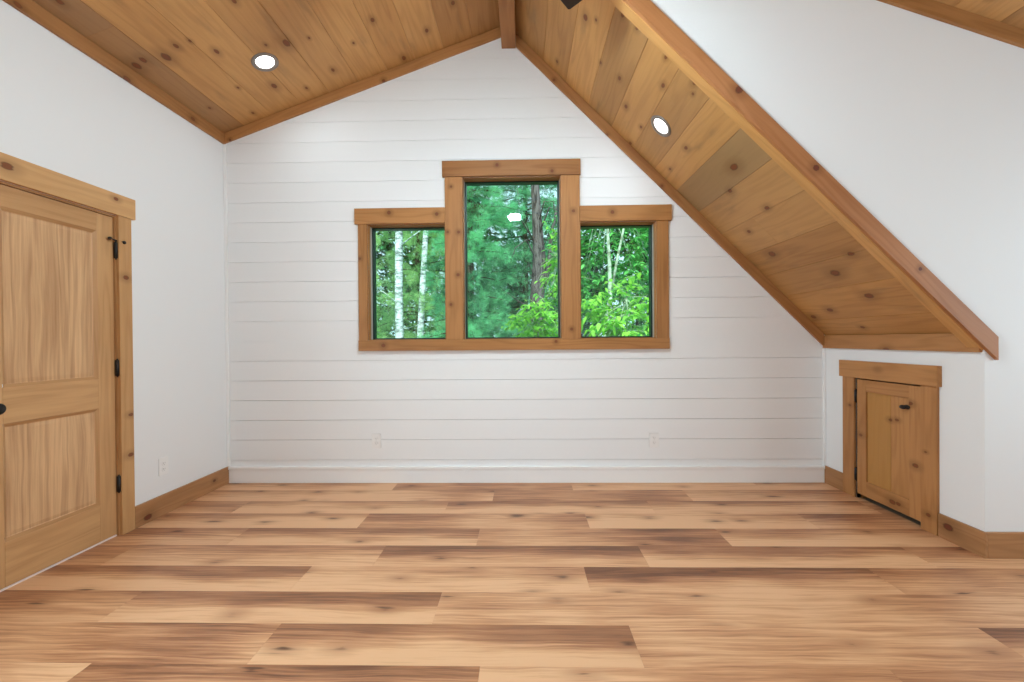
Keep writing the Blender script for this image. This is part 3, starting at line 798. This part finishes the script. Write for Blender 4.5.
# ---------------------------------------------------------------- access door in the knee wall
def access_door():
    c = sgroup('trim_13', (XK, 3.07, 0), 'stained casing around the small access door', 'door casing')
    X0 = XK
    mb = MB(); mb.box(X0 - .018, X0, 3.357, 3.473, 0, .919, 2, (.45, 0, .2, 1)); mb.build('side_casing', M['hatch'], c, .002)
    mb = MB(); mb.box(X0 - .018, X0, 2.695, 2.803, 0, .919, 2, (.35, .0, .6, 1)); mb.build('side_casing', M['hatch'], c, .002)
    mb = MB(); mb.box(X0 - .030, X0, 2.678, 3.495, .9195, 1.048, 1, (.4, 0, .9, 1)); mb.build('head_casing', M['hatch'], c, .002)
    d = sgroup('door_2', (XK, 3.07, 0), 'small plank access door low in the knee wall', 'door')
    xf = XK - .014; th = .022; y0, y1, z0, z1 = 2.805, 3.331, .040, .908
    sw = .085
    def b(nm, a0, a1, c0, c1, g, x0=xf, x1=xf + th, mat='hatch', tone=None):
        mb = MB(); mb.box(x0, x1, a0, a1, c0, c1, g, tone); return mb.build(nm, M[mat], d, .002)
    b('stile', y0, y0 + sw, z0, z1, 2, tone=(.35, 0, .15, 1)); b('stile', y1 - sw, y1, z0, z1, 2, tone=(.4, 0, .45, 1))
    b('rail', y0 + sw, y1 - sw, z0, z0 + .110, 1, tone=(.45, 0, .75, 1)); b('rail', y0 + sw, y1 - sw, z1 - .086, z1, 1, tone=(.5, 0, .05, 1))
    yy = [y0 + sw, 3.042, y1 - sw]
    mb = MB()
    for k in range(2):
        mb.box(xf + .011, xf + .020, yy[k] + .0012, yy[k + 1] - .0012, z0 + .110, z1 - .086, 2, [(.2, .1, .6, 1), (.25, .8, .3, 1)][k])
    mb.box(xf + .019, xf + .021, yy[0], yy[2], z0 + .110, z1 - .086, 2)
    mb.build('plank_panel', M['hatch'], d, .001)
    mb = MB()
    mb.box(XK, XK + .14, 3.338, 3.357, 0, .93, 2, (.8, 0, .1, 1)); mb.box(XK + .02, XK + .14, 3.331, 3.338, 0, .93, 2, (.8, 0, .1, 1))
    mb.box(XK + .01, XK + .14, 2.798, 2.801, 0, .93, 2, (.8, 0, .1, 1)); mb.box(XK + .01, XK + .14, 2.801, 3.331, .912, .93, 1, (.8, 0, .1, 1))
    mb.build('jamb', M['hatch'], d)
    for z in (.735, .135):
        hinge(d, XK - .010, 3.343, z, .090, 1).build('hinge', M['black'], d, 0, True)
    mb = MB(); mb.lathe([(.0001, 0), (.020, 0), (.018, -.004), (.0075, -.006), (.0075, -.016), (.016, -.020), (.020, -.026), (.016, -.032), (.0001, -.034)], (xf, 2.905, .762), 'x', 24)
    for i, p in enumerate(mb.v): mb.v[i] = (p[0], 2.905 + (p[1] - 2.905) * 1.35, .762 + (p[2] - .762) * .72)
    mb.build('oval_knob', M['black'], d, 0, True)
access_door()

# ---------------------------------------------------------------- outlets
def rounded(mb, cx, cz, w, h, r, y0, y1, seg=6):
    ring = []
    for (sx_, sz_, a0) in ((1, 1, 0), (-1, 1, 90), (-1, -1, 180), (1, -1, 270)):
        for k in range(seg + 1):
            a = math.radians(a0 + 90 * k / seg)
            ring.append((cx + sx_ * (w / 2 - r) + r * math.cos(a), y0, cz + sz_ * (h / 2 - r) + r * math.sin(a)))
    mb.prism(ring, (0, y1 - y0, 0), 2, (.3, 0, .5, 1))
def outlet(loc, rz, label, kind='outlet'):
    o = thing('wall_outlet' if kind == 'outlet' else 'light_switch', loc, label, 'outlet' if kind == 'outlet' else 'switch', 'white wall plates')
    def bld(mb, nm, mat, par=o, bv=0):
        me = mb.build(nm, mat, None, bv); me.parent = par
        return me
    mb = MB(); rounded(mb, 0, 0, .080, .125, .006, -.006, 0); p = bld(mb, 'faceplate', M['plastic'], o, .0015)
    for s in (-1, 1):
        mb = MB(); rounded(mb, 0, s * .0205, .034, .030, .010, -.0085, -.005); r = bld(mb, 'receptacle', M['plastic'])
        mb = MB()
        mb.box(-.0085, -.0060, -.0088, -.0080, s * .0205 - .002, s * .0205 + .008, 2); mb.box(.0060, .0085, -.0088, -.0080, s * .0205 - .001, s * .0205 + .007, 2)
        mb.lathe([(.0001, -.0088), (.0025, -.0088), (.0025, -.0080), (.0001, -.0080)], (0, 0, s * .0205 - .008), 'y', 10)
        bld(mb, 'slots', M['slot'], r)
    mb = MB(); mb.lathe([(.0001, -.0075), (.003, -.0072), (.003, -.0055), (.0001, -.0055)], (0, 0, 0), 'y', 12); bld(mb, 'screw', M['plastic'])
    o.rotation_euler = (0, 0, rz)
outlet((-1.275, YB - .0005, .362), 0, 'white wall outlet on the shiplap below the left window')
outlet((1.114, YB - .0005, .360), 0, 'white wall outlet on the shiplap below the right window')
outlet((XL + .0005, 3.022, .343), math.radians(90), 'white wall outlet on the left wall beside the door')

# ---------------------------------------------------------------- recessed lights
def can_light(x, y, zf, up, label):
    """round lens with a metal ring let into the sloping ceiling"""
    up = Vector(up).normalized(); base = Vector((x, y, zf))
    o = thing('recessed_light', base, label, 'light', 'recessed ceiling lights')
    q = Vector((0, 0, 1)).rotation_difference(up)
    o.rotation_mode = 'QUATERNION'; o.rotation_quaternion = q
    mb = MB()
    mb.lathe([(.063, .002), (.067, -.006), (.080, -.009), (.091, -.006), (.0935, .001), (.063, .003)], (0, 0, 0), 'z', 48)
    a = mb.build('trim_ring', M['ring'], None, 0, True); a.parent = o
    mb = MB(); mb.lathe([(.0001, -.003), (.04, -.0026), (.0635, -.0005), (.0635, .002), (.0001, .002)], (0, 0, 0), 'z', 40)
    a = mb.build('lens', M['lens'], None, 0, True); a.parent = o
    area_light('recessed_lamp', base - up * .022, -up, .12, .12, CAN_POWER, CAN_COLOR, 'DISK')
upl = (-SL / cl, 0, 1 / cl); ups = (1 / r2, 0, 1 / r2); upr = (SL / cl, 0, 1 / cl)
can_light(-1.88, 3.137, z_left(-1.88), upl, 'lit recessed light in the left ceiling slope near the shiplap wall')
can_light(1.02, 3.17, z_steep(1.02), ups, 'lit recessed light in the steep slope above the right window')
can_light(-1.88, 0.9, z_left(-1.88), upl, 'lit recessed light in the left slope above the camera')
can_light(-1.5, -2.2, z_left(-1.5), upl, 'lit recessed light in the left slope behind the camera')
can_light(1.75, 0.9, z_right(1.75), upr, 'lit recessed light in the right slope above the camera')
can_light(2.75, -0.6, z_right(2.75), upr, 'added recessed fill light far down the right slope behind the camera')  # this can and the next are unseen, added to brighten the alcove
can_light(-1.25, -0.6, z_left(-1.25), upl, 'added recessed fill light near the ridge left of the camera')
can_light(1.2, -2.2, z_right(1.2), upr, 'lit recessed light in the right slope behind the camera')

# ---------------------------------------------------------------- ceiling fan (only a blade corner shows at the top edge)
def fan():
    cx, cy = -0.101, 1.758
    o = thing('ceiling_fan', (cx, cy, 3.72), 'dark bronze ceiling fan hanging from the ridge beam, one blade corner in view', 'ceiling fan')
    mb = MB(); mb.lathe([(.0001, 3.72), (.062, 3.72), (.066, 3.70), (.03, 3.655), (.0001, 3.65)], (cx, cy, 0), 'z', 32); mb.build('canopy', M['bronze'], o, 0, True)
    mb = MB(); mb.lathe([(.0001, 3.66), (.0125, 3.66), (.0125, 3.13), (.0001, 3.13)], (cx, cy, 0), 'z', 16); mb.build('downrod', M['bronze'], o, 0, True)
    mb = MB(); mb.lathe([(.0001, 3.15), (.05, 3.14), (.10, 3.11), (.11, 3.06), (.10, 3.02), (.07, 2.985), (.07, 2.95), (.10, 2.945), (.10, 2.925), (.0001, 2.925)], (cx, cy, 0), 'z', 40); mb.build('motor_housing', M['bronze'], o, 0, True)
    mb = MB(); mb.lathe([(.084, 2.925), (.085, 2.91), (.078, 2.885), (.058, 2.866), (.03, 2.858), (.0001, 2.856)], (cx, cy, 0), 'z', 40); mb.build('glass_bowl', M['bowl'], o, 0, True)
    for k in range(4):
        a = math.radians(53 + 90 * k); d = Vector((math.cos(a), math.sin(a), 0)); n = Vector((-math.sin(a), math.cos(a), 0)); up = Vector((0, 0, 1))
        c0 = Vector((cx, cy, 3.024))
        tilt = math.radians(9); nn = n * math.cos(tilt) + up * math.sin(tilt) * (-1)
        w_ = up * math.cos(tilt) + n * math.sin(tilt)
        mb = MB()
        ring = [c0 + d * r + nn * w for r, w in ((.17, -.045), (.30, -.060), (.684, -.066), (.692, -.058), (.692, .058), (.684, .066), (.30, .060), (.17, .045))]
        mb.prism(ring, w_ * .008, 0, (.4, 0, .2, 1)); b = mb.build('blade', M['bronze'], o, .001)
        mb = MB(); ring = [c0 + d * r + nn * w - w_ * .006 for r, w in ((.08, -.018), (.20, -.030), (.235, -.018), (.235, .018), (.20, .030), (.08, .018))]
        mb.prism(ring, w_ * .006, 0, (.4, 0, .2, 1))
        arm = mb.build('blade_arm', M['bronze'], b); arm.location = Vector((0, 0, 0))
fan()

# ================================================================ outdoors
def leaf_material(name, c0, c1, trans=0.45, rough=0.5):
    m, t, out = new_mat(name)
    n = NT(t)
    tone = n.node('ShaderNodeVertexColor', layer_name='tone').outputs[0]
    tr = n.sep(tone)[0]
    pos = n.node('ShaderNodeNewGeometry').outputs['Position']
    f = n.math('ADD', tr, n.math('MULTIPLY', n.math('SUBTRACT', n.noise(pos, 3.0, 2.0), 0.5), 0.5), clamp=True)
    col = n.mix(f, c0, c1)
    df = n.node('ShaderNodeBsdfPrincipled')
    n.put(df.inputs['Base Color'], col); df.inputs['Roughness'].default_value = rough; df.inputs['Specular IOR Level'].default_value = 0.4
    tl = n.node('ShaderNodeBsdfTranslucent'); n.put(tl.inputs[0], col)
    mx = n.node('ShaderNodeMixShader'); mx.inputs[0].default_value = trans
    t.links.new(df.outputs[0], mx.inputs[1]); t.links.new(tl.outputs[0], mx.inputs[2]); t.links.new(mx.outputs[0], out.inputs[0])
    return m
def bark_material(name, c0, c1, vert=3.0, horiz=25.0, sc=1.0):
    m, t, out = new_mat(name)
    n = NT(t)
    pos = n.node('ShaderNodeNewGeometry').outputs['Position']
    a = n.noise(n.vmath('MULTIPLY', pos, (vert, vert, horiz)), sc, 4.0, 0.7)
    col = n.mix(n.ramp(a, 0.42, 0.64), c0, c1)
    n.principled(out, col, 0.8, n.bump(a, 0.5, 0.02), 0.2)
    return m
M['birch'] = bark_material('birch_bark', srgb(232, 240, 242), srgb(112, 122, 120), 7.0, 22.0)
M['old_bark'] = bark_material('old_bark', srgb(118, 108, 108), srgb(50, 44, 44), 26.0, 5.0)
M['pale_bark'] = bark_material('pale_bark', srgb(190, 205, 180), srgb(120, 130, 105), 10.0, 10.0)
M['pine_bark'] = bark_material('pine_bark', srgb(95, 82, 70), srgb(45, 38, 32), 20.0, 5.0)
M['pine_soft'] = leaf_material('soft_pine_needles', srgb(196, 236, 160), srgb(84, 156, 100), .4)
M['pine_teal'] = leaf_material('teal_pine_needles', srgb(140, 222, 164), srgb(18, 80, 58), .35)
M['leaf_lime'] = leaf_material('lime_leaves', srgb(178, 238, 96), srgb(50, 150, 62), .5, .4)
M['leaf_mid'] = leaf_material('mid_green_leaves', srgb(130, 224, 120), srgb(18, 100, 56), .4, .4)
M['leaf_dark'] = leaf_material('dark_leaves', srgb(84, 160, 100), srgb(12, 44, 30), .3)
M['ground'] = paint('forest_floor', (0.05, 0.045, 0.03), 0.9, .4)

def np_tris(name, verts, tones, mat, parent, nper):
    """verts (N,nper,3) -> one mesh of N small polygons"""
    N = len(verts)
    me = bpy.data.meshes.new(name)
    o_loc = np.array(world_loc(parent)) if parent else np.zeros(3)
    V = (verts.reshape(-1, 3) - o_loc).astype(np.float32)
    me.vertices.add(len(V)); me.vertices.foreach_set('co', V.ravel())
    me.loops.add(N * nper); me.loops.foreach_set('vertex_index', np.arange(N * nper, dtype=np.int32))
    me.polygons.add(N); me.polygons.foreach_set('loop_start', np.arange(0, N * nper, nper, dtype=np.int32))
    me.update(calc_edges=True)
    ca = me.color_attributes.new('tone', 'FLOAT_COLOR', 'CORNER')
    c = np.repeat(np.stack([tones, tones * 0, tones * 0, tones * 0 + 1], 1), nper, axis=0).astype(np.float32)
    ca.data.foreach_set('color', c.ravel())
    me.materials.append(mat)
    o = bpy.data.objects.new(name, me); COL.objects.link(o)
    if parent: o.parent = parent
    return o
def unit(a): return a / np.maximum(np.linalg.norm(a, axis=-1, keepdims=True), 1e-9)
def rand_dirs(n): return unit(rng.normal(size=(n, 3)))
def needles(centres, axes, tones, per, length, width):
    """tufts: needles fanning forward round each axis"""
    n = len(centres)
    d = unit(np.repeat(unit(axes), per, 0) * 0.9 + rng.normal(size=(n * per, 3)) * 0.55)
    c = np.repeat(centres, per, 0) + rng.normal(size=(n * per, 3)) * 0.02
    s = unit(np.cross(d, rand_dirs(n * per))) * width / 2
    L = length * rng.uniform(.7, 1.15, (n * per, 1))
    v = np.stack([c - s, c + s, c + d * L], 1)
    t = np.clip(np.repeat(tones, per) + rng.normal(size=n * per) * .12, 0, 1)
    return v, t
def leaves(centres, axes, tones, length, width):
    n = len(centres)
    d = unit(axes); s = unit(np.cross(d, rand_dirs(n) * .5 + np.array([0, 0, 1.]))); 
    L = length * rng.uniform(.65, 1.2, (n, 1)); W = width * L / length
    nrm = np.cross(d, s)
    v = np.stack([centres, centres + d * L * .32 + s * W * .5 - nrm * L * .03, centres + d * L * .66 + s * W * .36, centres + d * L - np.array([0, 0, 1.]) * L * .12, centres + d * L * .66 - s * W * .36, centres + d * L * .32 - s * W * .5 - nrm * L * .03], 1)
    return v, tones

def pine(x, y, h, radius, z_lo, label, mat, per=16, lean=0.0, density=1.0, ztop=7.5, needle=.11, nw=.007, trunk_r=.11, tmax=.75):
    o = thing('pine_tree', (x, y, -3), label, 'tree')
    mb = MB(); k = 10
    mb.tube([(x + lean * i / k, y, -3 + (h + 3) * i / k) for i in range(k + 1)], [trunk_r * (1 - .85 * i / k) for i in range(k + 1)], 10)
    mb.build('trunk', M['pine_bark'], o, 0, True)
    C = []; A = []; T = []; br = MB()
    z = z_lo
    while z < min(ztop, h - .3):
        R = radius * (1 - max(0, z) / h * .6) * random.uniform(.8, 1.1)
        nb = 6
        a0 = random.uniform(0, 6.28)
        for b in range(nb):
            a = a0 + 6.283 * b / nb + random.uniform(-.3, .3)
            d = np.array([math.cos(a), math.sin(a), 0.]); side = np.array([-d[1], d[0], 0.])
            RR = R * random.uniform(.55, 1.2); tone = random.uniform(.0, tmax); zb = z + random.uniform(-.16, .16)
            pts = []
            for s in np.linspace(0, 1, 7):
                pts.append(np.array([x, y, zb]) + d * RR * s + np.array([0, 0, .18 * RR * s - .42 * RR * s * s + .12 * RR * s ** 3]))
            br.tube([tuple(p) for p in pts], [.022 * (1 - .8 * s) for s in np.linspace(0, 1, 7)], 5)
            m = int(70 * RR * density)
            s = rng.uniform(.22, 1.0, m); w = rng.uniform(-1, 1, m) * (.34 * RR * (1.12 - s)) 
            idx = s * 6; i0 = np.clip(idx.astype(int), 0, 5); fr = (idx - i0)[:, None]
            P = np.array(pts); c = P[i0] * (1 - fr) + P[i0 + 1] * fr
            c = c + side * w[:, None] + np.array([0, 0, 1.]) * (rng.normal(size=m) * .09 - np.abs(w) * .25)[:, None]
            ax = d * .8 + side * np.sign(w)[:, None] * .7 + np.array([0, 0, .25])
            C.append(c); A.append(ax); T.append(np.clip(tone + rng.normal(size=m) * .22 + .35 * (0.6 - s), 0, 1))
        z += random.uniform(.26, .38)
    br.build('branches', M['pine_bark'], o, 0, True)
    v, t = needles(np.concatenate(C), np.concatenate(A), np.concatenate(T), per, needle, nw)
    np_tris('needles', v, t, mat, o, 3)
    return o

def broadleaf(x, y, h, centre, rad, n_tw, label, mat, leaf=.085, lw=.04, trunk=None, name='leafy_tree', bark='pale_bark', per=11, tone_mid=.35, tr=.03, z0=-3, limbs=True):
    """trunk rising from the ground and an ellipsoid crown of drooping leaf sprays"""
    o = thing(name, (x, y, z0), label, 'tree' if h > 2 else 'shrub')
    mb = MB()
    pts = trunk or [(x, y, z0), (x + .05, y, (z0 + centre[2]) / 2), (centre[0], centre[1], centre[2]), (centre[0], centre[1], centre[2] + rad[2] * .7)]
    mb.tube(pts, [tr * (1 - .7 * i / (len(pts) - 1)) for i in range(len(pts))], 10)
    mb.build('trunk', M[bark], o, 0, True)
    cen = np.array(centre); rad = np.array(rad)
    d = rand_dirs(n_tw); r = rng.uniform(.25, 1, (n_tw, 1)) ** .5
    tip = cen + d * rad * r
    out = unit(d * np.array([1, 1, .35]) + rng.normal(size=d.shape) * .35 + np.array([0, 0, -.15]))
    tw = MB(); stem_base = np.array(pts[-2])
    for i in range(0, n_tw, 3):
        L = random.uniform(.18, .4); p = tip[i]; q = p - out[i] * L
        tw.tube([tuple(q), tuple((p + q) / 2 + np.array([0, 0, .02])), tuple(p)], [.004, .003, .0015], 4)
    if limbs:
        zmin = min(p[2] for p in pts[-3:]); zmax = pts[-1][2]
        for i in range(0, n_tw, max(1, n_tw // 26)):
            p = tip[i]; s = random.random(); b = np.array(pts[-2]) * (1 - s) + np.array(pts[-1]) * s
            tw.tube([tuple(b), tuple(b * .5 + p * .5 + np.array([0, 0, .08])), tuple(p)], [tr * .22, min(tr * .15, .007), .002], 5)
    tw.build('twigs', M[bark], o, 0, True)
    C = []; A = []; T = []
    for k in range(per):
        s = k / (per - 1) * .36
        side = unit(np.cross(out, np.array([0, 0, 1.]))) * (1 if k % 2 else -1)
        C.append(tip - out * s + rng.normal(size=tip.shape) * .012)
        A.append(unit(out * .55 + side * .8 + np.array([0, 0, -.35]) + rng.normal(size=tip.shape) * .25))
        T.append(np.clip(tone_mid + rng.normal(size=n_tw) * .32, 0, 1))
    v, t = leaves(np.concatenate(C), np.concatenate(A), np.concatenate(T), leaf, lw)
    np_tris('leaves', v, t, mat, o, 6)
    return o

def bare_trunk(name, pts, rads, mat, label, twigs=()):
    o = thing(name, pts[0], label, 'tree')
    mb = MB(); mb.tube(pts, rads, 14); mb.build('trunk', M[mat], o, 0, True)
    if twigs:
        for tp, r in twigs:
            mb = MB(); mb.tube(tp, [r * (1 - .7 * i / (len(tp) - 1)) for i in range(len(tp))], 6)
            mb.build('branch', M[mat], o, 0, True)
    return o

def outdoors():
    mb = MB(); mb.box(-30, 30, YB + .9, 45, -3.3, -3.0, 0)
    g = mb.build('ground', M['ground']); struct(g, 'shaded forest floor below the windows', 'ground')
    # two birches behind the left window
    bare_trunk('birch_tree', [(-2.62, 9, -3), (-2.60, 9, 0), (-2.596, 9, 1.24), (-2.60, 9, 2.3), (-2.585, 9, 3.5), (-2.56, 9, 6), (-2.6, 9, 9)], [.12, .10, .088, .084, .078, .06, .03], 'birch',
               'pale birch trunk, the thicker left one outside the left window',
               [([(-2.59, 9, 3.2), (-2.2, 8.9, 3.45), (-1.9, 8.8, 3.6)], .016), ([(-2.6, 9, 2.0), (-2.9, 8.9, 2.25), (-3.3, 8.9, 2.3)], .014)])
    bare_trunk('birch_tree', [(-2.6, 10, -3), (-2.5, 10, 0), (-2.40, 10, 1.24), (-2.34, 10, 2.3), (-2.24, 10, 3.8), (-2.15, 10, 6), (-2.1, 10, 9)], [.11, .09, .078, .072, .062, .05, .02], 'birch',
               'pale birch trunk, the thinner leaning one outside the left window',
               [([(-2.3, 10, 2.9), (-1.95, 9.9, 2.7), (-1.6, 9.8, 2.75)], .015), ([(-2.36, 10, 1.6), (-2.7, 9.8, 1.5), (-3.0, 9.7, 1.75)], .013)])
    # dark old trunk in the tall window with bare curved limbs
    bare_trunk('old_tree', [(.30, 10, -3), (.34, 10, 0), (.36, 10, 1.2), (.34, 10, 2.2), (.40, 10, 3.0), (.36, 10, 3.8), (.30, 10, 5), (.3, 10, 8)], [.24, .21, .19, .165, .16, .12, .09, .03], 'old_bark',
               'dark gnarled old trunk outside the tall centre window',
               [([(.42, 10, 2.3), (.62, 9.9, 2.9), (.66, 9.9, 3.6), (.85, 9.8, 4.4)], .075), ([(.36, 10, 3.0), (.1, 9.8, 3.5), (-.15, 9.7, 3.3), (-.28, 9.6, 2.9)], .022),
                ([(.4, 10, 3.7), (.62, 9.7, 4.2), (.82, 9.6, 4.1), (.92, 9.6, 3.5)], .022), ([(.38, 10, 3.9), (.5, 9.6, 4.3), (.7, 9.5, 4.25), (.75, 9.5, 3.6)], .018),
                ([(.3, 10, 1.9), (-.1, 9.7, 2.1), (-.5, 9.6, 2.4)], .018), ([(.45, 10, 2.7), (.8, 9.7, 2.9), (1.1, 9.6, 2.75)], .02), ([(.35, 10, 3.4), (0, 9.7, 3.9), (-.4, 9.6, 4.0)], .02),
                ([(.38, 10, 3.6), (.55, 9.5, 4.0), (.74, 9.4, 3.95), (.82, 9.4, 3.3), (.80, 9.4, 2.9)], .014), ([(.42, 10, 3.2), (.6, 9.6, 3.6), (.72, 9.5, 3.4), (.76, 9.5, 2.9)], .012),
                ([(.33, 10, 2.6), (.15, 9.6, 2.9), (.02, 9.5, 2.75), (-.05, 9.5, 2.4)], .012), ([(.33, 10, 3.3), (.12, 9.6, 3.75), (-.05, 9.5, 4.2), (-.1, 9.5, 4.6)], .014),
                ([(.40, 10, 2.9), (.7, 9.6, 3.1), (.98, 9.5, 3.05)], .012)])
    pine(-2.75, 11.3, 13, 1.7, -.5, 'soft light green pine behind the two birch trunks', M['pine_soft'], 18, density=.8, tmax=.45)
    pine(-1.05, 8.6, 12, 1.15, -.3, 'teal green pine filling the left of the tall centre window', M['pine_teal'], 20, density=1.05, tmax=.6)
    pine(-3.75, 8.3, 8, 1.25, -.5, 'yellow green young pine at the left edge of the left window', M['pine_soft'], 18, density=.85, tmax=.25)
    pine(0.1, 13.0, 14, 2.2, 0, 'teal pine standing behind the gnarled old trunk', M['pine_teal'], 16, density=1.1)
    broadleaf(0.15, 6.2, 5, (.22, 6.1, 1.35), (.55, .5, .42), 95, 'lime green sapling at the bottom of the tall centre window', M['leaf_lime'], .10, .045, tone_mid=.3, tr=.02)
    broadleaf(0.95, 7.6, 6, (.66, 7.5, 2.3), (.42, .5, .9), 70, 'lime green leaf sprays at the right edge of the tall centre window', M['leaf_lime'], .10, .045, tone_mid=.45, tr=.02)
    # leafy trees outside the right window
    o = broadleaf(1.35, 7.5, 6, (1.60, 7.9, 2.9), (1.2, .8, 1.5), 300, 'mid green leafy tree with thin pale forked trunk outside the right window', M['leaf_mid'], .13, .062, tone_mid=.38,
                  trunk=[(1.30, 7.1, -3), (1.36, 7.1, 1.2), (1.44, 7.1, 1.9), (1.43, 7.1, 2.5), (1.40, 7.1, 3.1), (1.36, 7.1, 4.2)], tr=.05)
    mb = MB(); mb.tube([(1.46, 7.1, 2.0), (1.55, 7.1, 2.5), (1.66, 7.1, 3.0), (1.75, 7.2, 3.6)], [.026, .022, .018, .01], 8)
    mb.build('fork', M['pale_bark'], o, 0, True)
    broadleaf(1.5, 5.9, 5, (1.42, 5.9, 1.32), (.85, .5, .80), 135, 'lime green bush with drooping leaves low outside the right window', M['leaf_lime'], .135, .058, tone_mid=.3, tr=.025)
    broadleaf(2.6, 8.6, 7, (2.7, 8.8, 3.0), (.9, .8, 1.6), 260, 'mid green leafy tree at the right edge of the right window', M['leaf_mid'], .10, .05, tone_mid=.4, tr=.05)
    # the wood behind
    spots = [(-8.5, 16, 3.4, 'dark leafy tree at the far left of the wood behind the pines'), (-5.6, 14.5, 3.2, 'dark leafy tree behind the light green pine'),
             (-2.2, 15.5, 3.2, 'dark leafy tree behind the birches'), (1.2, 16.5, 2.6, 'dark leafy tree far behind the old trunk'),
             (3.6, 13.5, 3.0, 'dark leafy tree behind the forked trunk'), (7.0, 15, 3.4, 'dark leafy tree at the far right of the wood')]
    for (x, y, z, lab) in spots:
        broadleaf(x, y, 9, (x, y, z), (2.3, 1.5, 4.0), 1300, lab, M['leaf_dark'], .20, .11, bark='pine_bark', per=8, tone_mid=.5, tr=.16)
outdoors()
